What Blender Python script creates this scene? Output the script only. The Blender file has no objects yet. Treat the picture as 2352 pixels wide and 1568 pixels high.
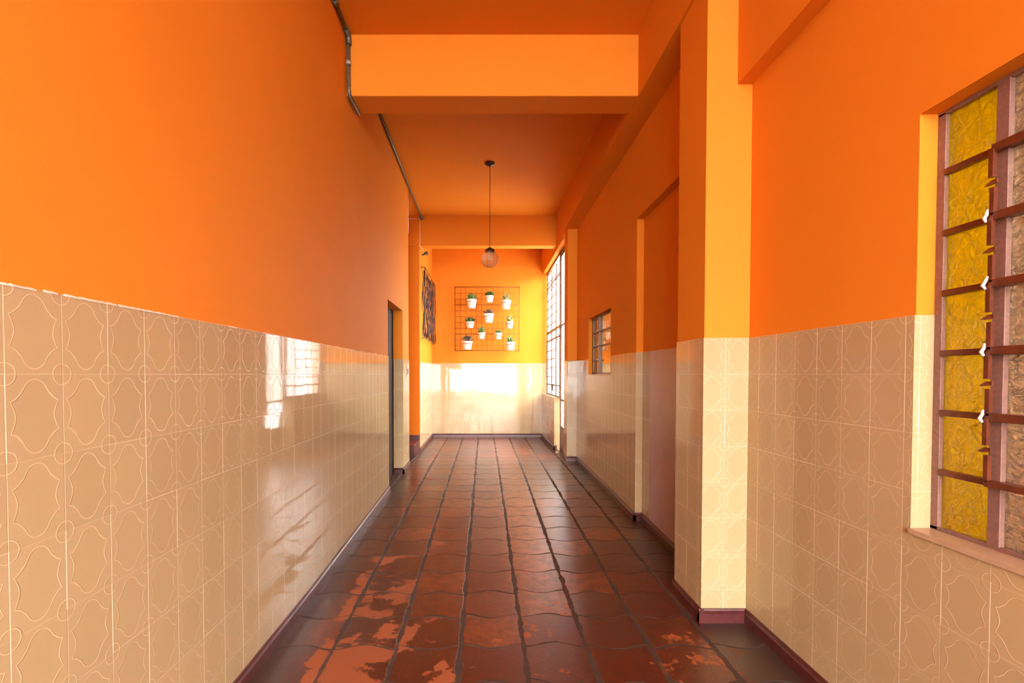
import bpy, bmesh, math, random
from mathutils import Vector, Matrix
random.seed(7)
S = bpy.context.scene
COL = S.collection
PI = math.pi

# ------------------------------------------------------------------ node helper
class G:
    def __init__(s, name):
        s.m = bpy.data.materials.new(name); s.m.use_nodes = True
        s.t = s.m.node_tree; s.t.nodes.clear()
        s.out = s.t.nodes.new('ShaderNodeOutputMaterial')
    def n(s, typ, **kw):
        nd = s.t.nodes.new(typ)
        for k, v in kw.items(): setattr(nd, k, v)
        return nd
    def put(s, sock, v):
        if v is None: return
        if hasattr(v, 'is_output'): s.t.links.new(v, sock)
        else:
            if isinstance(v, (tuple, list)) and sock.type == 'RGBA' and len(v) == 3: v = (*v, 1)
            sock.default_value = v
    def M(s, op, a, b=None, c=None, clamp=False):
        nd = s.n('ShaderNodeMath', operation=op, use_clamp=clamp)
        for i, v in enumerate((a, b, c)): s.put(nd.inputs[i], v)
        return nd.outputs[0]
    def rng(s, v, a, b, c=0., d=1., smooth=True):
        nd = s.n('ShaderNodeMapRange', interpolation_type='SMOOTHSTEP' if smooth else 'LINEAR')
        s.put(nd.inputs[0], v)
        for i, x in enumerate((a, b, c, d)): s.put(nd.inputs[i+1], x)
        return nd.outputs[0]
    def noise(s, vec, scale, detail=2, rough=.5, dist=0):
        nd = s.n('ShaderNodeTexNoise'); s.put(nd.inputs['Vector'], vec)
        nd.inputs['Scale'].default_value = scale; nd.inputs['Detail'].default_value = detail
        nd.inputs['Roughness'].default_value = rough; nd.inputs['Distortion'].default_value = dist
        return nd.outputs[0]
    def white(s, x, y, seed=0.):
        c = s.n('ShaderNodeCombineXYZ'); s.put(c.inputs[0], x); s.put(c.inputs[1], y); s.put(c.inputs[2], seed)
        w = s.n('ShaderNodeTexWhiteNoise', noise_dimensions='3D'); s.put(w.inputs['Vector'], c.outputs[0])
        return w.outputs['Value']
    def mix(s, f, a, b, mode='MIX'):
        nd = s.n('ShaderNodeMix', data_type='RGBA', blend_type=mode)
        s.put(nd.inputs[0], f); s.put(nd.inputs[6], a); s.put(nd.inputs[7], b)
        return nd.outputs[2]
    def bump(s, h, dist=.002, strength=1., normal=None):
        nd = s.n('ShaderNodeBump'); nd.inputs['Strength'].default_value = strength
        nd.inputs['Distance'].default_value = dist; s.put(nd.inputs['Height'], h); s.put(nd.inputs['Normal'], normal)
        return nd.outputs[0]
    def pos(s):
        g = s.n('ShaderNodeNewGeometry'); x = s.n('ShaderNodeSeparateXYZ'); s.put(x.inputs[0], g.outputs['Position'])
        nn = s.n('ShaderNodeSeparateXYZ'); s.put(nn.inputs[0], g.outputs['True Normal'])
        return g.outputs['Position'], x.outputs, nn.outputs
    def principled(s, **kw):
        b = s.n('ShaderNodeBsdfPrincipled')
        for k, v in kw.items(): s.put(b.inputs[k.replace('_', ' ')], v)
        s.t.links.new(b.outputs[0], s.out.inputs[0]); return b

def lin(r, g, b):
    f = lambda c: c/12.92 if c <= .04045 else ((c+.055)/1.055)**2.4
    return (f(r/255), f(g/255), f(b/255))

def simple(name, col, rough=.5, metal=0., var=.12, scale=30, bump=.0, spec=.5):
    g = G(name); P, _, _ = g.pos()
    n = g.noise(P, scale, 4, .6)
    c = g.mix(g.rng(n, .3, .7), tuple(x*(1-var) for x in col), tuple(min(1, x*(1+var)) for x in col))
    g.principled(Base_Color=c, Roughness=rough, Metallic=metal, Specular_IOR_Level=spec,
                 Normal=g.bump(n, bump) if bump else None)
    return g.m

def mat_paint(name='orange_wall_paint', col=(.655, .208, .017)):
    g = G(name); P, _, _ = g.pos()
    big = g.noise(P, 1.3, 3, .6); fine = g.noise(P, 90, 3, .6); mid = g.noise(P, 9, 4, .6)
    c = g.mix(g.rng(big, .25, .75), tuple(x*.96 for x in col), col)
    c = g.mix(g.M('MULTIPLY', g.rng(mid, .55, .8), .06), c, (.70, .26, .05))
    h = g.M('ADD', g.M('MULTIPLY', fine, .35), g.M('MULTIPLY', mid, 1.2))
    g.principled(Base_Color=c, Roughness=.72, Specular_IOR_Level=.12, Normal=g.bump(h, .0022, .55))
    return g.m

def mat_tile(name, u0, w, z0=1.383, h=.2, col=(.415, .302, .165), rough=.045):
    g = G(name); P, X, Nn = g.pos()
    side = g.M('GREATER_THAN', g.M('ABSOLUTE', Nn[0]), .5)
    u = g.M('ADD', g.M('MULTIPLY', g.M('SUBTRACT', X[1], u0), side), g.M('MULTIPLY', X[0], g.M('SUBTRACT', 1, side)))
    us = g.M('DIVIDE', u, w); vs = g.M('DIVIDE', g.M('SUBTRACT', X[2], z0), h)
    iu = g.M('FLOOR', us); iv = g.M('FLOOR', vs)
    fu = g.M('SUBTRACT', us, iu); fv = g.M('SUBTRACT', vs, iv)
    cu = g.M('MULTIPLY', g.M('SUBTRACT', fu, .5), w); cv = g.M('MULTIPLY', g.M('SUBTRACT', fv, .5), h)
    au = g.M('ABSOLUTE', cu); av = g.M('ABSOLUTE', cv)
    eu = g.M('SUBTRACT', w/2, au); ev = g.M('SUBTRACT', h/2, av)
    # medallion outline
    ang = g.M('DIVIDE', g.M('ARCTAN2', av, au), PI/2)
    rad = g.M('SQRT', g.M('ADD', g.M('MULTIPLY', au, au), g.M('MULTIPLY', av, av)))
    fc = g.n('ShaderNodeFloatCurve'); cvx = fc.mapping.curves[0]
    pts = [(0, .049), (.12, .0515), (.24, .0585), (.345, .0705), (.41, .066), (.50, .0640), (.57, .0650), (.63, .0655), (.70, .0695), (.80, .0785), (.90, .0855), (1, .088)]
    cvx.points[0].location = (0, pts[0][1]*10); cvx.points[1].location = (1, pts[-1][1]*10)
    for a, b in pts[1:-1]: cvx.points.new(a, b*10)
    for p in cvx.points: p.handle_type = 'VECTOR' if abs(p.location[0]-.345) < .01 or abs(p.location[0]-.66) < .01 else 'AUTO'
    fc.mapping.update(); g.put(fc.inputs['Value'], ang)
    R = g.M('DIVIDE', fc.outputs[0], 10)
    d1 = g.M('SUBTRACT', rad, R)
    inside = g.rng(d1, -.0022, .0022, 1, 0)
    line1 = g.rng(g.M('ABSOLUTE', d1), .0007, .0026, 1, 0)
    dc = g.M('SQRT', g.M('ADD', g.M('MULTIPLY', eu, eu), g.M('MULTIPLY', ev, ev)))
    line2 = g.rng(g.M('ABSOLUTE', g.M('SUBTRACT', dc, .026)), .0007, .0026, 1, 0)
    disc = g.rng(dc, .024, .027, 1, 0)
    line = g.M('MAXIMUM', line1, line2)
    gu = g.rng(eu, .0008, .0017, 1, 0); gv = g.rng(ev, .0005, .0011, 1, 0)
    grout = g.M('MAXIMUM', gu, gv)
    # joints are unevenly filled, strongest on some upright ones
    ju = g.M('ROUND', us)
    pres = g.M('MULTIPLY', gu, g.rng(g.white(ju, iv, 3.), .15, .95, .12, .95))
    presv = g.M('MULTIPLY', gv, g.rng(g.white(iu, g.M('ROUND', vs), 9.), .2, 1., .15, .55))
    gcol = g.M('MAXIMUM', pres, presv)
    rnd = g.white(iu, iv, 1.)
    base = g.mix(rnd, tuple(x*.965 for x in col), tuple(x*1.03 for x in col))
    spk = g.noise(P, 160, 3, .7)
    base = g.mix(g.M('MULTIPLY', g.rng(spk, .45, .75), .10), base, tuple(x*.62 for x in col))
    base = g.mix(g.M('MULTIPLY', g.M('MAXIMUM', inside, disc), .10), base, (col[0]*.92, col[1]*.84, col[2]*.66))
    base = g.mix(g.M('MULTIPLY', line, .42), base, (.64, .50, .29))
    base = g.mix(gcol, base, (.88, .74, .54))
    # relief: raised lines, sunk joints, each tile set a hair askew
    t1 = g.M('MULTIPLY', g.M('SUBTRACT', g.white(iu, iv, 5.), .5), cu)
    t2 = g.M('MULTIPLY', g.M('SUBTRACT', g.white(iu, iv, 7.), .5), cv)
    tilt = g.M('MULTIPLY', g.M('ADD', t1, t2), 5.5)
    wav = g.M('MULTIPLY', g.noise(P, 9, 2, .5), .16)
    hgt = g.M('ADD', g.M('ADD', g.M('MULTIPLY', line, .42), g.M('MULTIPLY', grout, -.35)), g.M('ADD', tilt, wav))
    hgt = g.M('ADD', hgt, g.M('MULTIPLY', inside, -.15))
    rg = g.M('ADD', rough, g.M('MULTIPLY', grout, .4))
    g.principled(Base_Color=base, Roughness=rg, Specular_IOR_Level=.38, Normal=g.bump(hgt, .0019, .6))
    return g.m

def mat_floor():
    g = G('terracotta_floor'); P, X, _ = g.pos()
    W, L = .321, .30
    x = g.M('DIVIDE', g.M('ADD', X[0], 1.084), W); ix = g.M('FLOOR', x); fx = g.M('SUBTRACT', x, ix)
    cx = g.M('SUBTRACT', fx, .5)
    yy = g.M('DIVIDE', g.M('SUBTRACT', X[1], 2.42), L)
    yy = g.M('ADD', yy, g.M('MULTIPLY', g.M('SUBTRACT', g.white(ix, 0., 2.), .5), .10))
    # wavy cross joints: the swing changes sign from row to row
    row = g.M('ROUND', yy)
    sgn = g.M('SUBTRACT', g.M('MULTIPLY', g.M('GREATER_THAN', g.white(ix, row, 11.), .42), 2.), 1.)
    wave = g.M('MULTIPLY', g.M('MULTIPLY', g.M('COSINE', g.M('MULTIPLY', cx, 2*PI*1.0)), .072), sgn)
    wob = g.M('MULTIPLY', g.M('SUBTRACT', g.noise(P, 7, 2), .5), .07)
    yw = g.M('ADD', g.M('ADD', yy, wave), wob)
    # distance to the joint whose wave was used
    dj = g.M('ABSOLUTE', g.M('SUBTRACT', yw, row))
    iy = g.M('FLOOR', yw); fy = g.M('SUBTRACT', yw, iy)
    n0 = g.noise(P, 4.5, 3, .6)
    dv = g.M('MULTIPLY', dj, L)
    ex = g.M('MULTIPLY', g.M('SUBTRACT', .5, g.M('ABSOLUTE', g.M('ADD', cx, g.M('MULTIPLY', g.M('SUBTRACT', g.noise(P, 4, 2), .5), .05)))), W)
    m1 = g.rng(dv, g.rng(n0, .35, .65, .001, .007), g.rng(n0, .35, .65, .004, .012), 1, 0)
    m2 = g.rng(g.M('SUBTRACT', ex, g.rng(g.noise(P, 6, 5, .7), (.3), .7, .005, .020)), -.003, .003, 1, 0)
    joint = g.M('MAXIMUM', m1, m2)
    rnd = g.white(ix, iy, 4.)
    n1 = g.noise(P, 3.2, 6, .62, .3); n2 = g.noise(P, 14, 8, .68); n3 = g.noise(P, 120, 3, .7)
    c = g.mix(rnd, lin(66, 20, 12), lin(92, 36, 19))
    c = g.mix(g.M('MULTIPLY', g.rng(g.white(ix, iy, 21.), .70, .80), .75), c, lin(122, 58, 28))
    c = g.mix(g.M('MULTIPLY', g.rng(g.white(ix, iy, 22.), .72, .82), .75), c, lin(66, 34, 28))
    c = g.mix(g.M('MULTIPLY', g.rng(X[0], .10, .22), g.M('MULTIPLY', g.rng(X[0], .56, .46), g.M('MULTIPLY', g.rng(X[1], 2.9, 3.2), .6))), c, lin(136, 66, 30))
    fine = g.noise(P, 55, 6, .75)
    c = g.mix(g.M('MULTIPLY', g.rng(fine, .35, .7), .45), c, lin(52, 24, 17))
    c = g.mix(g.M('MULTIPLY', g.rng(fine, .48, .30), .35), c, lin(138, 66, 38))
    c = g.mix(g.rng(n2, .38, .68), c, lin(64, 27, 20))
    # worn patches where the wax is gone: more of them in the left lanes
    lane = g.rng(X[0], -.85, .15, .16, -.05)
    nearm = g.rng(X[1], 2.2, 4.6, .05, -.14)
    wv = g.M('ADD', g.M('ADD', n1, g.M('MULTIPLY', g.M('SUBTRACT', n2, .5), .55)), g.M('ADD', lane, nearm))
    wv = g.M('ADD', wv, g.M('MULTIPLY', g.M('SUBTRACT', g.white(ix, iy, 8.), .5), .16))
    edge = g.rng(X[0], -.95, -.80, -.5, 0.)
    worn = g.rng(g.M('ADD', wv, edge), .62, .66)
    c = g.mix(g.M('MULTIPLY', worn, .85), c, g.mix(rnd, lin(140, 72, 34), lin(158, 84, 42)))
    c = g.mix(g.M('MULTIPLY', g.rng(n3, .60, .74), .35), c, lin(170, 98, 66))
    # cement joints and darker grey-brown strip along the walls
    jc = g.mix(g.rng(n2, .3, .7), lin(36, 24, 16), lin(62, 44, 31))
    c = g.mix(g.M('MULTIPLY', joint, .88), c, jc)
    sd = g.M('MAXIMUM', g.rng(g.M('ADD', X[0], g.M('MULTIPLY', g.M('SUBTRACT', n1, .5), .25)), -.86, -.97), g.rng(g.M('ADD', X[0], g.M('MULTIPLY', g.M('SUBTRACT', n1, .5), .12)), 1.17, 1.24))
    c = g.mix(g.M('MULTIPLY', sd, .7), c, lin(58, 46, 40))
    t1 = g.M('MULTIPLY', g.M('SUBTRACT', g.white(ix, iy, 15.), .5), cx)
    t2 = g.M('MULTIPLY', g.M('SUBTRACT', g.white(ix, iy, 17.), .5), g.M('SUBTRACT', fy, .5))
    pill = g.M('MULTIPLY', g.M('POWER', g.M('MULTIPLY', g.M('ABSOLUTE', cx), 2.), 4.), -.25)
    h = g.M('ADD', g.M('MULTIPLY', joint, -.55), g.M('MULTIPLY', g.M('ADD', t1, t2), 1.1))
    h = g.M('ADD', h, g.M('ADD', g.M('MULTIPLY', n2, .30), g.M('ADD', pill, g.M('MULTIPLY', n1, .8))))
    rough = g.M('ADD', g.M('ADD', .25, g.M('MULTIPLY', worn, .28)), g.M('ADD', g.M('MULTIPLY', joint, .5), g.M('MULTIPLY', n2, .12)))
    g.principled(Base_Color=c, Roughness=rough, Specular_IOR_Level=.55, Normal=g.bump(h, .0035, .9))
    return g.m

def mat_glass(name, tint, trans=.45, wave=26, body=(.8, .8, .8), bumpd=.004, stretch=1.):
    """rolled cathedral glass: part see-through, part scattering, with a rippled skin"""
    g = G(name); P, X, _ = g.pos()
    mp = g.n('ShaderNodeMapping'); mp.inputs['Scale'].default_value = (1, 1, stretch); g.put(mp.inputs[0], P)
    n = g.noise(mp.outputs[0], wave, 4, .55, 1.2)
    nm = g.bump(n, bumpd, .8)
    rf = g.n('ShaderNodeBsdfRefraction'); g.put(rf.inputs['Color'], tint); rf.inputs['IOR'].default_value = 1.12
    rf.inputs['Roughness'].default_value = .12; g.put(rf.inputs['Normal'], nm)
    tr = g.n('ShaderNodeBsdfTransparent'); g.put(tr.inputs[0], tint)
    tl = g.n('ShaderNodeBsdfTranslucent'); g.put(tl.inputs[0], body)
    gl = g.n('ShaderNodeBsdfGlossy'); gl.inputs['Roughness'].default_value = .12; g.put(gl.inputs['Normal'], nm)
    a = g.n('ShaderNodeMixShader'); a.inputs[0].default_value = .5
    g.t.links.new(rf.outputs[0], a.inputs[1]); g.t.links.new(tr.outputs[0], a.inputs[2])
    b = g.n('ShaderNodeMixShader'); b.inputs[0].default_value = 1-trans
    g.t.links.new(a.outputs[0], b.inputs[1]); g.t.links.new(tl.outputs[0], b.inputs[2])
    fr = g.n('ShaderNodeFresnel'); fr.inputs['IOR'].default_value = 1.5; g.put(fr.inputs['Normal'], nm)
    c = g.n('ShaderNodeMixShader'); g.put(c.inputs[0], fr.outputs[0])
    g.t.links.new(b.outputs[0], c.inputs[1]); g.t.links.new(gl.outputs[0], c.inputs[2])
    g.t.links.new(c.outputs[0], g.out.inputs[0])
    return g.m

PAINT = mat_paint()
CEIL = PAINT
TL = mat_tile('cream_relief_tile_left', 1.068, .1475)
TR = mat_tile('cream_relief_tile_right', 2.557, .148)
FLOOR = mat_floor()
BASE = simple('maroon_ceramic_skirting', lin(74, 28, 27), .36, var=.3, scale=25)
MAUVE = simple('mauve_plaster', lin(172, 146, 152), .35, var=.05, scale=5)
DDOOR = simple('dark_brown_door', lin(48, 30, 22), .75, spec=.2)
FRAMEP = simple('old_pinkish_frame_paint', lin(120, 88, 80), .42, var=.14, scale=90, bump=.001)
FRAMEB = simple('brown_steel_bar', lin(92, 44, 26), .35, var=.25, scale=40)
PUTTY = simple('white_putty', lin(205, 195, 190), .6, var=.1)
DARKM = simple('dark_steel', lin(60, 42, 34), .45)
CONDM = simple('grey_green_conduit', lin(92, 88, 74), .45, metal=.3, var=.25, scale=45)
CLAMPM = simple('pale_clamp_metal', lin(180, 172, 160), .4, metal=.4)
POTM = simple('white_glazed_pot', (.86, .84, .80), .35, var=.02)
SOIL = simple('soil', lin(60, 40, 28), .9)
WIREM = simple('rusty_wire', lin(110, 48, 18), .6)
TWIG = simple('dark_twig', lin(62, 30, 16), .6, var=.5, scale=30)
WHITEC = simple('white_cable', lin(225, 205, 190), .5)
SILLT = simple('pinkish_sill', lin(172, 144, 116), .3, var=.06)
CONC = simple('grey_paving', (.20, .185, .165), .8, var=.08, scale=3)
MORTAR = simple('white_mortar', lin(214, 192, 176), .75, var=.1)
SWITCH = simple('switch_plate', lin(170, 160, 140), .4)
YELLOW = mat_glass('yellow_rolled_glass', (.92, .70, .003), .4, 34, (.92, .69, .003), .012)
CLEARG = mat_glass('clear_rolled_glass', (.98, .84, .66), .62, 30, (.9, .66, .38), .03, 1.6)
SMALLG = mat_glass('amber_rolled_glass', (.85, .60, .36), .5, 22, (.8, .5, .26))
FARG = mat_glass('frosted_door_glass', (.96, .97, .98), .8, 12, (.9, .9, .9), .001)
def clearmat(name):
    g = G(name); a = g.n('ShaderNodeBsdfTransparent'); a.inputs[0].default_value = (.97, .98, .98, 1)
    b = g.n('ShaderNodeBsdfTranslucent'); b.inputs[0].default_value = (.95, .95, .95, 1)
    m = g.n('ShaderNodeMixShader'); m.inputs[0].default_value = .12
    g.t.links.new(a.outputs[0], m.inputs[1]); g.t.links.new(b.outputs[0], m.inputs[2]); g.t.links.new(m.outputs[0], g.out.inputs[0]); return g.m
FARG = clearmat('dusty_clear_glass')
def smallglass(name):
    g = G(name); P, _, _ = g.pos(); nm = g.bump(g.noise(P, 9, 2), .003, .6)
    a = g.n('ShaderNodeBsdfGlossy'); a.inputs['Color'].default_value = (.9, .82, .7, 1); a.inputs['Roughness'].default_value = .06; g.put(a.inputs['Normal'], nm)
    b = g.n('ShaderNodeBsdfTransparent'); b.inputs[0].default_value = (.6, .42, .25, 1)
    m = g.n('ShaderNodeMixShader'); m.inputs[0].default_value = .45
    g.t.links.new(b.outputs[0], m.inputs[1]); g.t.links.new(a.outputs[0], m.inputs[2]); g.t.links.new(m.outputs[0], g.out.inputs[0]); return g.m
SMALLG = smallglass('reflecting_amber_glass')
def leafmat(n, a, b):
    g = G(n); P, _, _ = g.pos()
    g.principled(Base_Color=g.mix(g.rng(g.noise(P, 40, 2), .35, .65), a, b), Roughness=.5); return g.m
LEAF = [leafmat('leaf_dark', lin(44, 80, 34), lin(84, 118, 52)), leafmat('leaf_mid', lin(72, 108, 52), lin(120, 146, 78)),
        leafmat('leaf_pale', lin(120, 140, 84), lin(168, 172, 120)), leafmat('leaf_bronze', lin(80, 84, 60), lin(130, 108, 92))]

# ------------------------------------------------------------------ mesh helpers
def box(bm, x0, x1, y0, y1, z0, z1):
    r = bmesh.ops.create_cube(bm, size=1)
    for v in r['verts']:
        v.co = Vector(((x0+x1)/2+v.co.x*(x1-x0), (y0+y1)/2+v.co.y*(y1-y0), (z0+z1)/2+v.co.z*(z1-z0)))
    return r['verts']
def boxes(*bs):
    bm = bmesh.new()
    for b in bs: box(bm, *b)
    return bm
def tube(bm, pts, r, n=8, cap=True, rs=None):
    pts = [Vector(p) for p in pts]; rings = []
    ref = None
    for i, p in enumerate(pts):
        t = (pts[min(i+1, len(pts)-1)]-pts[max(i-1, 0)]).normalized()
        if ref is None or abs(t.dot(ref)) > .98:
            ref = Vector((0, 0, 1)) if abs(t.z) < .9 else Vector((1, 0, 0))
        a = (ref-t*ref.dot(t)).normalized(); b = t.cross(a); ref = a
        rr = rs[i] if rs else r
        rings.append([bm.verts.new(p+(a*math.cos(2*PI*k/n)+b*math.sin(2*PI*k/n))*rr) for k in range(n)])
    for A, B in zip(rings, rings[1:]):
        for k in range(n): f = bm.faces.new((A[k], A[(k+1) % n], B[(k+1) % n], B[k])); f.smooth = True
    if cap: bm.faces.new(rings[0][::-1]); bm.faces.new(rings[-1])
def lathe(bm, prof, c=(0, 0, 0), n=24, rib=0., ribs=0):
    c = Vector(c); rings = []
    for r, z in prof:
        rings.append([bm.verts.new(c+Vector((math.cos(2*PI*k/n)*r*(1+rib*math.cos(ribs*2*PI*k/n)), math.sin(2*PI*k/n)*r*(1+rib*math.cos(ribs*2*PI*k/n)), z))) for k in range(n)])
    for A, B in zip(rings, rings[1:]):
        for k in range(n): f = bm.faces.new((A[k], A[(k+1) % n], B[(k+1) % n], B[k])); f.smooth = True
    bm.faces.new(rings[0][::-1]); bm.faces.new(rings[-1])
def obj(name, bm, mat, parent=None, bevel=0.):
    bmesh.ops.recalc_face_normals(bm, faces=bm.faces)
    me = bpy.data.meshes.new(name); bm.to_mesh(me); bm.free()
    o = bpy.data.objects.new(name, me); COL.objects.link(o); me.materials.append(mat)
    if parent: o.parent = parent; o.matrix_parent_inverse = parent.matrix_world.inverted()
    if bevel:
        m = o.modifiers.new('bevel', 'BEVEL'); m.width = bevel; m.segments = 2; m.limit_method = 'ANGLE'
    return o
def tag(o, label=None, cat=None, group=None, kind=None):
    if label: o['label'] = label
    if cat: o['category'] = cat
    if group: o['group'] = group
    if kind: o['kind'] = kind
    return o
def struct(name, bm, mat, label, cat, bevel=0.):
    return tag(obj(name, bm, mat, None, bevel), label, cat, None, 'structure')
def empty(name, loc, label, cat, group=None, kind=None):
    o = bpy.data.objects.new(name, None); COL.objects.link(o); o.location = loc; o.empty_display_size = .1
    bpy.context.view_layer.update()
    return tag(o, label, cat, group, kind)

# ------------------------------------------------------------------ floor profile
KN = [(-4, -.01), (3, 0), (4.4, .035), (5.4, .058), (7, .075), (10.2, .062)]
def fz(y):
    for (a, za), (b, zb) in zip(KN, KN[1:]):
        if y <= b: return za+(zb-za)*max(0, (y-a))/(b-a)
    return KN[-1][1]
bm = bmesh.new()
prev = None
for y, z in [(-4, -.01), (3, 0), (4.4, .035), (5.4, .058), (7, .075), (10.2, .062)]:
    cur = [bm.verts.new((-2.1, y, z)), bm.verts.new((1.62, y, z)), bm.verts.new((1.62, y, z-.12)), bm.verts.new((-2.1, y, z-.12))]
    if prev:
        for k in range(4): bm.faces.new((prev[k], prev[(k+1) % 4], cur[(k+1) % 4], cur[k]))
    else: bm.faces.new(cur[::-1])
    prev = cur
bm.faces.new(prev)
struct('floor', bm, FLOOR, 'dark red terracotta tile floor with wavy joints and worn orange patches', 'floor')
CZ = 4.02
YC = -4.2
struct('ceiling', boxes((-2.1, 1.62, YC, 10.2, CZ, CZ+.2)), PAINT, 'orange painted corridor ceiling in deep shade', 'ceiling')
struct('ground', boxes((-14, 16, -22, 46, -.45, -.16)), CONC, 'grey ground outside the corridor', 'ground')
struct('bounce_ground', boxes((1.64, 10.9, 7.02, 44, -.155, -.06)), simple('pale_bounce_paving', (.34, .33, .31), .8, var=.05, scale=3), 'pale ground added outside the tall bright window to bounce light', 'ground')  # pale patch added here to bounce sky light into the far bay

# ------------------------------------------------------------------ left wall
XL = -1.071
wl = struct('wall_left', boxes(
    (-1.25, XL, -4.2, 5.36, -.05, CZ), (-1.25, XL, 5.36, 6.34, 2.215, CZ), (-1.25, XL, 6.34, 6.83, -.05, CZ),
    (-2.1, -1.2, 6.70, 6.83, -.05, CZ), (-2.15, -2.0, 5.2, 8.2, -.05, CZ), (-2.1, -1.2, 5.1, 5.2, -.05, CZ),
    (-2.1, -1.084, 8.09, 10.2, -.05, CZ)), PAINT,
    'long orange left wall above the cream tiled wainscot', 'wall')
t = obj('tile_wainscot', boxes((-1.245, -1.065, -4.2, 5.364, .0, 1.583), (-1.19, -1.065, 6.336, 6.834, .05, 1.583),
                               (-1.12, -1.080, 8.093, 10.06, .05, 1.60)), TL, wl)
tag(t, 'cream relief wall tiles with pale joints')
# broken white mortar edge on top of the tiles
bm = bmesh.new()
y = .2; rnd = random.Random(3); prev = None
while y < 5.35:
    on = rnd.random() < (.75 if y < 2 else .4)
    L = rnd.uniform(.03, .12)
    if on:
        pr = None
        k = max(2, int(L/.012))
        for i in range(k+1):
            yy = y+L*i/k; hz = rnd.uniform(.001, .0042)*(1 if y < 1.6 else .5); dp = rnd.uniform(.001, .005)
            c = [bm.verts.new((-1.078, yy, 1.580)), bm.verts.new((-1.064+dp*.3, yy, 1.580+hz*.2)), bm.verts.new((-1.0655, yy, 1.583+hz)), bm.verts.new((-1.078, yy, 1.585+hz))]
            if pr:
                for q in range(4): bm.faces.new((pr[q], pr[(q+1) % 4], c[(q+1) % 4], c[q]))
            else: bm.faces.new(c[::-1])
            pr = c
        bm.faces.new(pr)
    y += L+rnd.uniform(.0, .04)
tag(obj('mortar_edge', bm, MORTAR, wl), 'broken white mortar line on top of the tiles')

# ------------------------------------------------------------------ right wall
wr = struct('wall_right', boxes(
    (1.466, 1.62, -2.5, .09, -.05, CZ), (1.466, 1.62, .09, 1.638, -.05, .852), (1.466, 1.62, .09, 1.638, 2.256, CZ),
    (1.466, 1.62, 1.638, 2.8, -.05, CZ), (1.385, 1.5, -4.2, 2.7, 2.965, CZ),
    (1.453, 1.62, 2.9, 4.5, -.05, CZ), (1.385, 1.5, 2.9, 4.4, 2.79, CZ),
    (1.389, 1.62, 4.4, 5.29, -.05, CZ), (1.389, 1.62, 5.29, 6.41, -.05, 1.376), (1.389, 1.62, 5.29, 6.41, 2.112, CZ), (1.389, 1.62, 6.41, 7.3, -.05, CZ),
    (1.466, 1.62, -4.2, -.5, 2.965, CZ), (1.22, 1.40, 7.45, 10.1, 3.46, 3.7), (1.22, 1.40, 8.33, 10.1, -.05, .975)), PAINT,
    'orange right wall with recesses and windows above the tiles', 'wall')
tag(obj('tile_wainscot', boxes(
    (1.460, 1.56, -2.504, .087, 0, 1.583), (1.460, 1.56, .087, 1.636, 0, .853), (1.460, 1.56, 1.636, 2.7, 0, 1.583),
    (1.449, 1.56, 4.19, 4.42, 0, 1.583), (1.385, 1.56, 4.396, 5.287, 0, 1.583), (1.385, 1.56, 5.287, 6.413, 0, 1.375), (1.385, 1.56, 6.413, 7.21, 0, 1.583),
    (1.215, 1.39, 8.326, 10.06, 0, .978)), TR, wr), 'cream relief wall tiles in brownish shade')
obj('plaster_panel', boxes((1.447, 1.52, 3.0, 4.19, 0, 1.583)), MAUVE, wr)
pl = struct('column_near', boxes((1.217, 1.60, 2.664, 3.03, -.05, CZ)), PAINT, 'broad orange pillar on the right with bright cream tiles on its face', 'pillar')
obj('tile_wainscot', boxes((1.211, 1.58, 2.658, 3.034, 0, 1.583)), TR, pl)
pf = struct('column_far', boxes((1.245, 1.60, 7.204, 7.47, -.05, CZ)), PAINT, 'narrow orange pier beside the tall bright window', 'pillar')
obj('tile_wainscot', boxes((1.239, 1.58, 7.198, 7.474, 0, 1.588)), TR, pf)
wf = struct('wall_far', boxes((-1.3, 1.5, 10.06, 10.2, -.05, CZ)), PAINT, 'bright yellow-orange end wall of the corridor', 'wall')
obj('tile_wainscot', boxes((-1.2, 1.39, 10.05, 10.15, 0, 1.61)), TR, wf)
struct('beam_front', boxes((XL-.02, 1.205, 3.8, 4.06, 3.55, CZ+.01)), PAINT, 'bright orange ceiling beam nearest to the viewer', 'beam', .004)
struct('beam_rear', boxes((-2.0, 1.205, 8.06, 8.26, 3.52, CZ+.01)), PAINT, 'dark orange ceiling beam before the bright end bay', 'beam', .004)
struct('beam_long', boxes((1.2, 1.388, -4.2, 10.1, 3.54, CZ+.01)), PAINT, 'orange beam running along the ceiling above the right wall', 'beam')
st = tag(obj('step', boxes((-2.0, -1.09, 7.5, 8.09, .0, .27)), BASE, None, .008), 'dark maroon raised step in the recess behind the left pier', 'step', None, 'structure')

# ------------------------------------------------------------------ baseboards
def baseboard(name, segs, label, h=.078):
    bm = bmesh.new()
    for (x0, y0, x1, y1, nx, ny) in segs:
        ys = [y0, y1]
        if abs(y1-y0) > .5: ys = sorted({y0, y1, *[k for k, _ in KN if y0 < k < y1]})
        prof = [(-.01, -.01), (.016, -.01), (.016, h*.70), (.011, h*.74), (.013, h*.78), (.009, h*.84), (.012, h*.88), (.009, h), (-.01, h)]
        pr = None
        for i, yy in enumerate(ys):
            f = 0 if y1 == y0 else (yy-y0)/(y1-y0)
            if y1 == y0: f = float(i)
            xx = x0+(x1-x0)*f; zz = fz(yy)
            c = [bm.verts.new((xx+nx*a, yy+ny*a, zz+b)) for a, b in prof]
            if pr:
                for q in range(len(c)): bm.faces.new((pr[q], pr[(q+1) % len(c)], c[(q+1) % len(c)], c[q]))
            else: bm.faces.new(c)
            pr = c
        bm.faces.new(pr[::-1])
    return struct(name, bm, BASE, label, 'baseboard')
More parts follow.
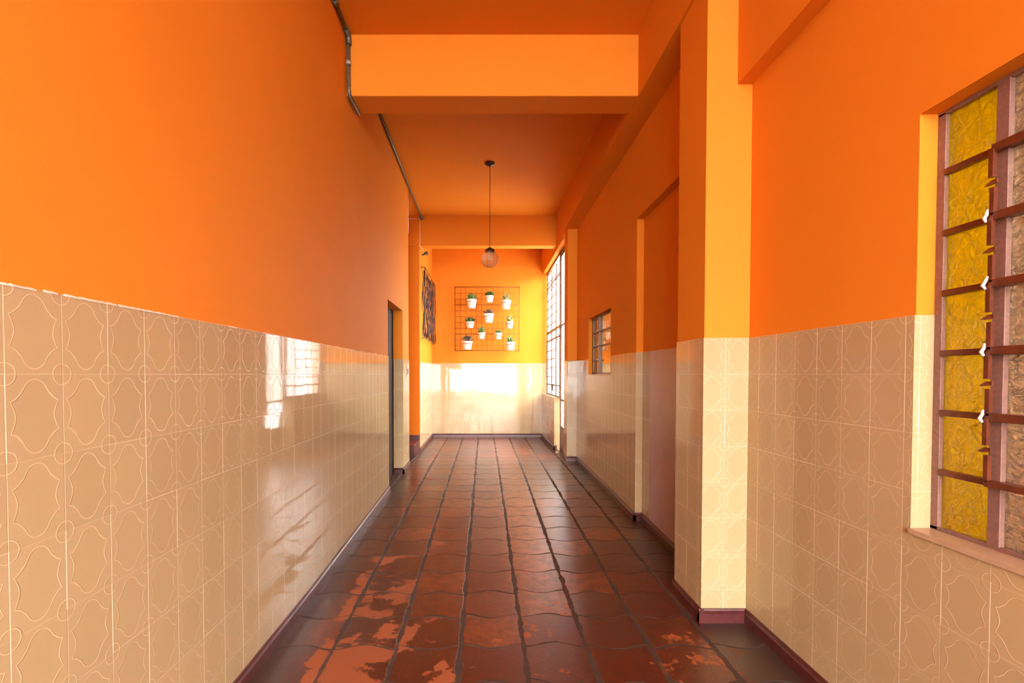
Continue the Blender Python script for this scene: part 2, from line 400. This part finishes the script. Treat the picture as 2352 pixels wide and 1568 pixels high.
baseboard('baseboard_left', [(-1.065, -3, -1.065, 5.366, 1, 0), (-1.19, 6.336, -1.05, 6.336, 0, -1), (-1.065, 6.32, -1.065, 6.84, 1, 0), (-1.08, 8.07, -1.08, 10.05, 1, 0)], 'dark maroon skirting along the left wall')
b2 = boxes((-2.0, -1.082, 8.078, 8.09, .27, .36))
struct('baseboard_recess', b2, BASE, 'dark skirting above the maroon step', 'baseboard')
baseboard('baseboard_right', [(1.460, -.5, 1.460, 2.66, -1, 0), (1.195, 2.658, 1.45, 2.658, 0, -1), (1.211, 2.644, 1.211, 3.04, -1, 0),
    (1.447, 3.03, 1.447, 4.4, -1, 0), (1.369, 4.396, 1.44, 4.396, 0, -1), (1.385, 4.38, 1.385, 7.2, -1, 0),
    (1.223, 7.198, 1.385, 7.198, 0, -1), (1.239, 7.184, 1.239, 7.47, -1, 0), (1.215, 8.31, 1.215, 10.05, -1, 0), (1.20, 8.326, 1.26, 8.326, 0, -1)],
    'dark maroon skirting stepping around the right wall and pillars')
baseboard('baseboard_far', [(-1.08, 10.05, 1.24, 10.05, 0, -1)], 'dark maroon skirting at the foot of the end wall')

# ------------------------------------------------------------------ door_1 (left)
d1 = empty('door_1', (-1.21, 5.85, .06), 'dark brown door set back in the left wall opening', 'door', None, 'structure')
obj('door_leaf', boxes((-1.235, -1.195, 5.36, 6.34, .05, 2.215)), DDOOR, d1, .003)
bm = bmesh.new(); tube(bm, [(-1.195, 5.46, 1.05), (-1.15, 5.46, 1.05), (-1.15, 5.57, 1.05)], .009); obj('door_handle', bm, CLAMPM, d1)

# ------------------------------------------------------------------ window_1 (near right, louvre sashes with yellow glass)
XW = 1.527
y_hi, y_lo = 1.638, .095
zr = [.858, 1.055, 1.254, 1.453, 1.652, 1.851, 2.052, 2.250]
mull = [1.432, 1.17, .90, .635, .37]
w1 = empty('window_1', (XW, .87, .855), 'tall steel window on the right with yellow and clear rippled panes', 'window', None, 'structure')
obj('window_sill', boxes((1.452, 1.545, .09, 1.638, .838, .857)), SILLT, w1, .002)
bm = bmesh.new()
box(bm, XW, XW+.035, y_hi-.028, y_hi, zr[0], zr[-1]); box(bm, XW, XW+.035, y_lo, y_lo+.028, zr[0], zr[-1])
box(bm, XW, XW+.035, y_lo, y_hi, zr[0]-.003, zr[0]+.012); box(bm, XW, XW+.035, y_lo, y_hi, zr[-1]-.008, zr[-1]+.006)
obj('window_frame', bm, FRAMEP, w1, .0015)
for i, m in enumerate(mull):
    obj('mullion', boxes((XW-.002, XW+.033, m-.018, m+.018, zr[0]+.01, zr[-1]-.005)), FRAMEP, w1, .0015)
cols = [y_hi-.028]+mull+[y_lo+.028]
for ci in range(len(cols)-1):
    ya, yb = cols[ci+1], cols[ci]
    for ri in range(7):
        heavy = ci >= 1 and 1 <= ri <= 5
        zb = zr[ri]
        if ri: # glazing bar
            hh = .0125 if (ci >= 1 and 2 <= ri <= 6) else .0100
            dep = -.022 if (ci >= 1 and 1 <= ri <= 6) else -.004
            obj('glazing_bar', boxes((XW+dep, XW+.02, ya-.002 if ci else ya-.002, yb+(.012 if ci >= 1 and 1 <= ri <= 6 else 0), zb-hh, zb+hh)), FRAMEB, w1, .002)
        obj('pane', boxes((XW+.013, XW+.018, ya, yb, zb, zr[ri+1])), YELLOW if ci == 0 else CLEARG, w1)
# linkage rod with small levers beside the first mullion
for m in (mull[0], mull[2]):
    for ri in range(1, 6):
        obj('linkage_rod', boxes((XW-.026, XW-.014, m+.002, m+.015, zr[ri]+.115, zr[ri+1]-.004)), FRAMEB, w1)
        obj('linkage_rod', boxes((XW-.022, XW-.010, m+.001, m+.014, zr[ri]+.004, zr[ri]+.085)), FRAMEB, w1)
        bm = bmesh.new(); zz = zr[ri]+.100
        vs = [(XW-.02, m-.004, zz+.008), (XW-.02, m+.014, zz+.007), (XW-.024, m+.030, zz-.006), (XW-.026, m+.018, zz-.007), (XW-.02, m-.004, zz-.005)]
        A = [bm.verts.new(v) for v in vs]; B = [bm.verts.new((v[0]+.006, v[1], v[2])) for v in vs]
        bm.faces.new(A); bm.faces.new(B[::-1])
        for k in range(5): bm.faces.new((A[k], A[(k+1) % 5], B[(k+1) % 5], B[k]))
        obj('lever', bm, FRAMEB, w1)
    for ri in range(2, 7):
        if ri == 6: continue
        bm = bmesh.new(); rr = random.Random(ri*7)
        pts = [(XW-.030, m+.014+rr.uniform(-.004, .004), zr[ri]-.016), (XW-.034, m+.016, zr[ri]-.004), (XW-.030, m+.012, zr[ri]+.008), (XW-.028, m+.010+rr.uniform(-.004, .004), zr[ri]+.022)]
        tube(bm, pts, .006, 7, rs=[.003, .0055, .0045, .0025]); obj('hinge_joint', bm, PUTTY, w1)

# ------------------------------------------------------------------ window_2 (small, mid right)
X2 = 1.437
w2 = empty('window_2', (X2, 5.85, 1.38), 'small dark-framed window in the far part of the right wall', 'window', None, 'structure')
ya, yb, za, zb = 5.292, 6.408, 1.382, 2.110
ml = 6.02
bm = bmesh.new()
for b in ((ya, ya+.03, za, zb), (yb-.05, yb, za, zb), (ya, yb, za, za+.02), (ya, yb, zb-.02, zb)): box(bm, X2, X2+.03, *b)
obj('window_frame', bm, FRAMEB, w2)
obj('mullion', boxes((X2-.012, X2+.03, ml-.022, ml+.022, za, zb)), FRAMEB, w2)
obj('window_sill', boxes((1.384, 1.48, ya, yb, 1.366, 1.384)), SILLT, w2)
z4 = [za+.02, 1.555, 1.735, 1.915, zb-.02]
for (p, q) in ((ya+.03, ml-.02), (ml+.02, yb-.05)):
    for i in range(4):
        obj('pane', boxes((X2+.012, X2+.017, p, q, z4[i], z4[i+1])), SMALLG, w2)
        if i and not (i == 1 and q < 6.1): obj('glazing_bar', boxes((X2-.006, X2+.02, p, q, z4[i]-.007, z4[i]+.007)), FRAMEB, w2)
for z in z4[1:4]:
    bm = bmesh.new(); tube(bm, [(X2-.02, ml+.02, z-.008), (X2-.03, ml, z+.004), (X2-.02, ml-.03, z+.012)], .008, 6); obj('hinge_joint', bm, PUTTY, w2)

# ------------------------------------------------------------------ window_3 + door_2 (bright glazed screen at the far right)
X3 = 1.30
w3 = empty('window_3', (X3, 8.9, .98), 'tall blown-out window with thin steel bars at the far right', 'window', None, 'structure')
yd = 8.27
bm = bmesh.new()
for b in ((9.96, 10.02, .978, 3.46), (yd, yd+.035, .978, 3.46), (yd, 10.0, 3.425, 3.46), (yd, 10.0, .975, 1.0)): box(bm, X3, X3+.035, *b)
obj('window_frame', bm, DARKM, w3)
for z, h in ((2.21, .022), (2.045, .014), (3.12, .012), (1.18, .012)): obj('transom', boxes((X3-.004, X3+.03, yd, 9.99, z-h, z+h)), DARKM, w3)
for y in (8.78, 9.35, ): obj('mullion', boxes((X3, X3+.026, y-.012, y+.012, .99, 3.38)), DARKM, w3)
for k in range(12):
    z = 1.335+k*.17
    if 2.0 < z < 2.3: continue
    obj('glazing_bar', boxes((X3-.003, X3+.02, 8.79, 9.99, z-.007, z+.007)), DARKM, w3)
for y in (8.38, 8.50, 8.64): obj('glazing_bar', boxes((X3+.006, X3+.014, y-.004, y+.004, 1.0, 3.37)), DARKM, w3)
obj('pane', boxes((X3+.018, X3+.022, yd+.01, 9.99, .985, 3.39)), FARG, w3)
bm = bmesh.new(); tube(bm, [(X3-.01, 8.82, 1.19), (X3-.04, 8.82, 1.20), (X3-.045, 8.84, 1.12), (X3-.03, 8.86, 1.07)], .011, 7); obj('window_latch', bm, DARKM, w3)
bm = bmesh.new(); tube(bm, [(X3, 9.9, 3.3), (X3-.03, 9.88, 1.3)], .004, 5); 
obj('linkage_rod', bm, DARKM, w3)

d2 = empty('door_2', (X3, 7.8, .07), 'glazed steel door with brown lower panel beside the tall window', 'door', None, 'structure')
bm = bmesh.new()
for b in ((7.47, 7.52, .07, 3.46), (yd-.05, yd, .07, 3.46), (7.5, yd-.02, 3.36, 3.46), (7.5, yd-.02, .93, .965), (7.5, yd-.02, 2.19, 2.22), (7.5, yd-.02, .47, .50)): box(bm, X3+.002, X3+.036, *b)
obj('door_frame', bm, DARKM, d2)
obj('door_panel', boxes((X3+.008, X3+.028, 7.5, yd-.03, .075, .485)), simple('brown_door_panel', lin(120, 74, 46), .4), d2)
for y in (7.60, 7.73, 7.86, 7.99, 8.12): obj('door_bar', boxes((X3+.004, X3+.013, y-.006, y+.006, .49, 3.37)), simple('pale_bar', lin(170, 180, 190), .4) if y == 7.60 else bpy.data.materials['pale_bar'], d2)
obj('pane', boxes((X3+.02, X3+.024, 7.51, yd-.04, .49, 3.37)), FARG, d2)
obj('hinge', boxes((X3-.012, X3+.002, 7.49, 7.53, 1.93, 2.03)), DARKM, d2)
bm = bmesh.new(); tube(bm, [(X3, 8.22, 1.08), (X3-.035, 8.22, 1.08), (X3-.035, 8.12, 1.075)], .008, 7); obj('door_handle', bm, DARKM, d2)
bm = bmesh.new(); lathe(bm, [(.018, 0), (.022, .01), (.02, .03), (.008, .04)], (1.20, 7.93, fz(7.93)), 12)
tag(obj('door_stop', bm, PUTTY), 'tiny pale door stop on the floor by the glazed door', 'door stop')

# ------------------------------------------------------------------ pendant lamp
LX, LY = .071, 6.07
lamp = empty('pendant_lamp', (LX, LY, CZ), 'pendant lamp with ribbed glass globe on a long thin cord', 'lamp')
bm = bmesh.new(); lathe(bm, [(.06, 0), (.062, -.012), (.045, -.03), (.012, -.038), (.006, -.05)], (LX, LY, CZ), 24); obj('ceiling_rose', bm, DARKM, lamp)
bm = bmesh.new(); tube(bm, [(LX, LY, CZ-.04), (LX, LY, 2.955)], .0042, 6); obj('cord', bm, simple('dark_red_cord', lin(96, 22, 14), .5), lamp)
gz = 2.822
bm = bmesh.new(); lathe(bm, [(.008, .150), (.024, .145), (.034, .130), (.058, .124), (.062, .085), (.058, .072), (.04, .07)], (LX, LY, gz), 24); obj('lamp_cap', bm, simple('bronze_cap', lin(92, 66, 52), .25, metal=.7), lamp)
gg = G('ribbed_amber_glass'); P, _, _ = gg.pos()
tr = gg.n('ShaderNodeBsdfTransparent')
_, XX, _ = gg.pos()
aa = gg.M('ARCTAN2', gg.M('SUBTRACT', XX[1], LY), gg.M('SUBTRACT', XX[0], LX))
gg.put(tr.inputs[0], gg.mix(gg.rng(gg.M('COSINE', gg.M('MULTIPLY', aa, 18.)), -.9, .1), (.62, .40, .28), (.99, .88, .72)))
rb = gg.n('ShaderNodeBsdfGlass'); rb.inputs['Color'].default_value = (.98, .88, .72, 1); rb.inputs['Roughness'].default_value = .12; rb.inputs['IOR'].default_value = 1.2
tl = gg.n('ShaderNodeBsdfDiffuse'); tl.inputs[0].default_value = (.62, .34, .14, 1)
m1 = gg.n('ShaderNodeMixShader'); m1.inputs[0].default_value = .5; m2 = gg.n('ShaderNodeMixShader'); m2.inputs[0].default_value = .33
gg.t.links.new(tr.outputs[0], m1.inputs[1]); gg.t.links.new(rb.outputs[0], m1.inputs[2])
gg.t.links.new(m1.outputs[0], m2.inputs[1]); gg.t.links.new(tl.outputs[0], m2.inputs[2]); gg.t.links.new(m2.outputs[0], gg.out.inputs[0])
bm = bmesh.new(); prof = []
for i in range(17):
    a = PI*(.19+.81*i/16); prof.append((max(.002, .105*math.sin(a)), .105*math.cos(a)))
lathe(bm, prof, (LX, LY, gz), 144, .05, 18)
obj('glass_globe', bm, gg.m, lamp)
bm = bmesh.new(); lathe(bm, [(.014, .07), (.016, .04), (.022, .02), (.02, .0), (.008, -.012)], (LX, LY, gz), 16); obj('bulb', bm, POTM, lamp)

# ------------------------------------------------------------------ conduit
cd = empty('electrical_conduit', (-1.04, 3.0, 3.99), 'dark metal conduit pipe running along the top of the left wall and around the beam', 'pipe')
def pipe(name, pts, r=.0145, m=CONDM, n=10): bm = bmesh.new(); tube(bm, pts, r, n); return obj(name, bm, m, cd)
xc, zc = -1.046, 3.996
pipe('pipe', [(xc, -1.0, zc), (xc, 3.74, zc)])
pipe('pipe', [(xc-.003, 3.778, 3.98), (xc-.003, 3.778, 3.60), (xc, 3.782, 3.56), (xc+.002, 3.80, 3.534), (xc+.006, 3.86, 3.532), (xc+.010, 4.03, 3.532)])
pipe('elbow', [(xc, 3.70, zc), (xc, 3.755, zc), (xc, 3.776, 3.975), (xc, 3.778, 3.93)], .021)
pipe('pipe', [(xc, 4.07, zc), (xc+.004, 8.02, zc-.02)], .014)
pipe('coupling', [(xc, 3.42, zc), (xc, 3.47, zc)], .019)
pipe('coupling', [(xc+.004, 7.93, zc-.02), (xc+.01, 8.05, zc-.028)], .026)
pipe('clamp', [(xc-.003, 3.778, 3.80), (xc-.003, 3.778, 3.775)], .021, CLAMPM)
bm = bmesh.new()
tube(bm, [(-1.5, 8.05, 3.96), (-1.068, 8.05, 3.962)], .005, 6)
tube(bm, [(-1.068, 8.048, 3.962), (-1.066, 8.046, 3.6), (-1.075, 8.05, 3.515), (-1.045, 8.22, 3.50), (-1.03, 8.32, 3.47)], .005, 6)
tag(obj('power_cable', bm, WHITEC), 'thin white cable hanging down from the end of the conduit', 'cable')
bm = bmesh.new(); tube(bm, [(-1.066, 6.80, 3.99), (-1.063, 6.80, 3.45), (-1.066, 6.8, 3.36)], .004, 6)
tag(obj('wall_wire', bm, WHITEC), 'short pale wire down the end of the left wall below the conduit', 'cable')
sp = empty('wall_spotlight', (-1.08, 8.4, 3.47), 'small dark spotlight high on the left wall above the twig panel', 'lamp')
bm = bmesh.new(); tube(bm, [(-1.08, 8.38, 3.45), (-1.045, 8.38, 3.45), (-1.02, 8.37, 3.46)], .012, 8); obj('bracket', bm, DARKM, sp)
bm = bmesh.new(); tube(bm, [(-1.03, 8.36, 3.47), (-1.0, 8.30, 3.455), (-.985, 8.28, 3.45)], .026, 12, rs=[.018, .028, .034]); obj('lamp_head', bm, DARKM, sp)
bm = bmesh.new(); lathe(bm, [(.03, 0), (.03, -.03), (.02, -.05)], (-.052, 8.9, CZ), 14)
bm2 = bmesh.new(); tube(bm2, [(-.052, 10.06, 3.93), (-.052, 10.02, 3.93)], .045, 14); bm.free()
tag(obj('junction_box', bm2, simple('orange_painted_box', (.8, .2, .02), .5)), 'small round orange box high on the end wall near the lamp', 'junction box')
sw = empty('switch_plate', (-1.065, 6.7, 1.42), 'small grey switch plate on the tiles at the end of the left pier', 'light switch')
obj('plate', boxes((-1.065, -1.058, 6.60, 6.72, 1.34, 1.50)), SWITCH, sw, .002)
obj('rocker', boxes((-1.059, -1.053, 6.63, 6.69, 1.38, 1.46)), DARKM, sw)

# ------------------------------------------------------------------ twig wall panel
tp = empty('twig_wall_panel', (-1.06, 9.0, 2.6), 'dark panel of tangled upright twigs in a thin frame on the far left wall', 'wall decoration')
bm = bmesh.new()
Y0, Y1, Z0, Z1, XP = 8.22, 9.86, 2.0, 3.2, -1.005
for a, b in (((XP, Y0, Z0), (XP, Y1, Z0)), ((XP, Y0, Z1), (XP, Y1, Z1)), ((XP, Y0, Z0), (XP, Y0, Z1)), ((XP, Y1, Z0), (XP, Y1, Z1)),
             ((-1.08, Y0, Z0), (XP, Y0, Z0)), ((-1.08, Y0, Z1), (XP, Y0, Z1)), ((-1.08, Y1, Z1), (XP, Y1, Z1)), ((-1.08, Y1, Z0), (XP, Y1, Z0))): tube(bm, [a, b], .006, 6)
obj('frame', bm, DARKM, tp)
for k in range(30):
    rr = random.Random(k+50); y = Y0+.02+(Y1-Y0-.04)*k/29; x = XP-rr.uniform(-.012, .06); bm = bmesh.new(); pts = []; rs = []
    ph, ph2 = rr.uniform(0, 6), rr.uniform(0, 6); am = rr.uniform(.03, .065)
    za = Z0-.0+rr.uniform(0, .05); zb = Z1-rr.uniform(0, .05)
    for i in range(15):
        f = i/14; pts.append((x+.012*math.sin(ph2+f*11), y+am*math.sin(ph+f*rr.uniform(8, 13)), za+(zb-za)*f)); rs.append(rr.uniform(.003, .010))
    tube(bm, pts, .01, 5, rs=rs); obj('twig', bm, TWIG, tp)

# ------------------------------------------------------------------ trellis with pots
YT = 9.99
TX0, TX1, TZ0, TZ1 = -.607*.993, .727*.993, 1.873, 3.185
tl_ = empty('wire_trellis', ((TX0+TX1)/2, 10.05, TZ0), 'square wire trellis fixed to the bright end wall holding ten pots', 'trellis')
bm = bmesh.new()
for a, b in (((TX0, TZ0), (TX1, TZ0)), ((TX0, TZ1), (TX1, TZ1)), ((TX0, TZ0), (TX0, TZ1)), ((TX1, TZ0), (TX1, TZ1))): tube(bm, [(a[0], YT, a[1]), (b[0], YT, b[1])], .006, 6)
obj('frame', bm, WIREM, tl_)
for f, r in ((.28, .0055), (.74, .0055), (.095, .003), (.19, .003), (.375, .003), (.465, .003), (.556, .003), (.65, .003), (.83, .003), (.92, .003)):
    z = TZ1-(TZ1-TZ0)*f; bm = bmesh.new(); tube(bm, [(TX0, YT, z), (TX1, YT, z)], r, 5); obj('horizontal_wire', bm, WIREM, tl_)
for i in range(1, 12):
    x = TX0+(TX1-TX0)*i/12; bm = bmesh.new(); tube(bm, [(x, YT-.004, TZ0), (x, YT-.004, TZ1)], .0028, 5); obj('vertical_wire', bm, WIREM, tl_)
for x in (TX0, TX1):
    for z in (TZ0, TZ1): bm = bmesh.new(); tube(bm, [(x, 10.06, z), (x, YT-.02, z)], .009, 6); obj('wall_peg', bm, DARKM, tl_)

F_, VX, VY = 1105., 1112., 859.
def w2(px, py, Y): return Vector(((px-VX)*Y/F_*.992, Y, 1.383+(VY-py)*Y/F_*.996))
POTS = [ # rim left, rim right, rim y, bottom y (in trellis-crop pixels), leaf kind, spread, height, where
    (615, 830, 415, 595, 1, 1.15, .75, 'at the upper left of the trellis, bushy green plant'),
    (1000, 1170, 340, 475, 0, 1.25, .70, 'topmost at the middle of the trellis, dark arching plant'),
    (1310, 1520, 430, 605, 2, .80, .85, 'at the upper right of the trellis, pale upright plant'),
    (960, 1175, 700, 880, 3, 1.1, .55, 'in the middle of the second row, sparse flat greyish plant'),
    (605, 780, 860, 985, 0, 1.45, .80, 'at the left edge of the middle row, wide dark green plant'),
    (1405, 1570, 860, 995, 2, 1.0, .95, 'at the right edge of the middle row, loose pale stems'),
    (845, 1000, 1080, 1205, 1, 1.2, 1.05, 'lower left of centre, tufted fresh green plant'),
    (1180, 1340, 1085, 1210, 1, .95, .55, 'lower right of centre, small low plant'),
    (525, 745, 1250, 1415, 3, 1.15, .75, 'at the bottom left corner, bronze-green trailing plant'),
    (1405, 1605, 1265, 1430, 1, .85, .75, 'at the bottom right corner, green plant leaning left')]
for i, (a, b, yt, yb_, lk, spd, hf, where) in enumerate(POTS):
    k = 8.7125; YP = 9.835
    pl_, pr_ = w2(1000+a/k, 640+yt/k, YP), w2(1000+b/k, 640+yt/k, YP); zb_ = w2(1000, 640+yb_/k, YP).z
    R = (pr_.x-pl_.x)/2; cx = (pl_.x+pr_.x)/2; zt = pl_.z; H = zt-zb_
    R *= .98
    po = empty('potted_plant', (cx, YP, zb_), 'white flowerpot '+where, 'potted plant', 'potted plants on the wire trellis')
    bm = bmesh.new()
    lathe(bm, [(R*.70, 0), (R*.73, H*.02), (R*.90, H*.72), (R*.93, H*.74), (R*.99, H*.76), (R*1.0, H*.97), (R*.98, H), (R*.88, H), (R*.86, H*.86), (R*.02, H*.86)], (cx, YP, zb_), 28)
    obj('pot', bm, POTM, po)
    bm = bmesh.new(); lathe(bm, [(R*.86, H*.84), (R*.84, H*.9), (R*.01, H*.93)], (cx, YP, zb_), 20); obj('soil', bm, SOIL, po)
    bm = bmesh.new(); rr = R*.96
    tube(bm, [(cx+rr*math.cos(2*PI*q/20), YP+rr*math.sin(2*PI*q/20), zb_+H*.70) for q in range(21)], .004, 5, False)
    tube(bm, [(cx, YP+rr, zb_+H*.70), (cx, YT-.013, zb_+H*.76)], .004, 5)
    obj('pot_ring', bm, WIREM, po)
    bm = bmesh.new(); rg = random.Random(100+i)
    nl = 90 if hf > .5 else 55
    for q in range(nl):
        th = rg.uniform(0, 2*PI); out = rg.uniform(.1, 1.)**.7*R*spd*1.15; hh = H*hf*1.25*rg.uniform(.35, 1.)*(1.15-.5*out/(R*spd))
        if i == 9: th0 = math.cos(th)-.35
        else: th0 = math.cos(th)
        b0 = Vector((cx+rg.uniform(-.4, .4)*R, YP+rg.uniform(-.4, .4)*R, zb_+H*.9))
        tip = Vector((cx+th0*out, YP+math.sin(th)*min(out, .07), zb_+H*.95+hh))
        mid = (b0+tip)/2+Vector((0, 0, hh*.25)); wd = rg.uniform(.008, .017)
        dr = (tip-b0).normalized(); sd = dr.cross(Vector((rg.uniform(-1, 1), rg.uniform(-1, 1), .2))).normalized()*wd
        v = [bm.verts.new(p) for p in (b0-sd*.3, b0+sd*.3, mid+sd, tip, mid-sd)]
        v2 = bm.verts.new(mid+dr.cross(sd).normalized()*wd*.4)
        bm.faces.new((v[0], v[1], v[2], v2)); bm.faces.new((v2, v[2], v[3])); bm.faces.new((v[0], v2, v[4])); bm.faces.new((v2, v[3], v[4]))
    me = obj('foliage', bm, LEAF[lk], po)

# ------------------------------------------------------------------ surroundings beyond the openings
NB = simple('tan_render', lin(216, 172, 128), .8, var=.12, scale=2.5)
struct('sky_block_wall', boxes((11.0, 11.2, -4, 44, -.2, 4.3)), simple('grey_sky_block', (.27, .265, .25), .8, var=.1, scale=2), 'added grey wall outside the tall bright window, blocking low sky', 'wall')  # unseen wall, added to dim the low sky mirrored in the left tiles
struct('side_room', boxes((3.4, 3.55, 1.1, 4.6, -.2, 4.2), (3.4, 3.55, -.6, 1.1, 2.9, 4.2), (3.4, 3.55, -.6, 1.1, -.2, 1.7), (3.4, 3.55, -.6, -.1, 1.6, 3.), (1.55, 3.55, 4.5, 4.6, -.2, 4.2), (1.55, 3.55, -.62, -.5, -.2, 4.2), (1.55, 3.55, -.6, 4.6, 3.4, 3.6), (1.55, 3.55, -.6, 4.6, -.2, -.1),
    (3.3, 3.4, 4.6, 7.0, -.2, 4.2), (1.55, 3.4, 6.9, 7.0, -.2, 4.2), (1.55, 3.4, 4.6, 7.0, 3.4, 3.6)), NB, 'tan walls of the rooms behind the two rippled windows', 'wall')

# ------------------------------------------------------------------ light
w = bpy.data.worlds.new('sky'); S.world = w; w.use_nodes = True
bg = w.node_tree.nodes['Background']; bg.inputs[0].default_value = (1., .985, .96, 1); bg.inputs[1].default_value = 44.0
def portal(name, loc, rot, sx, sy):
    l = bpy.data.lights.new(name, 'AREA'); l.shape = 'RECTANGLE'; l.size = sx; l.size_y = sy; l.cycles.is_portal = True
    o = bpy.data.objects.new(name, l); COL.objects.link(o); o.location = loc; o.rotation_euler = rot
# ------------------------------------------------------------------ camera
cam = bpy.data.cameras.new('camera'); co = bpy.data.objects.new('camera', cam); COL.objects.link(co)
co.location = (0, 0, 1.383); co.rotation_euler = (math.radians(90-1.3), 0, 0)
cam.sensor_width = 36; cam.lens = 1105/2352*36; cam.shift_x = .02721; cam.shift_y = .04255
cam.clip_start = .02
S.camera = co
S.view_settings.view_transform = 'Standard'; S.view_settings.look = 'None'; S.view_settings.gamma = 1
S.view_settings.use_curve_mapping = False; S.view_settings.exposure = 0.0
c = S.cycles
c.max_bounces = 10; c.diffuse_bounces = 5; c.glossy_bounces = 5; c.transmission_bounces = 8; c.transparent_max_bounces = 12
c.sample_clamp_indirect = 12; c.caustics_refractive = True; c.caustics_reflective = False; c.blur_glossy = .5
c.use_denoising = True
c.use_adaptive_sampling = True; c.adaptive_threshold = .045
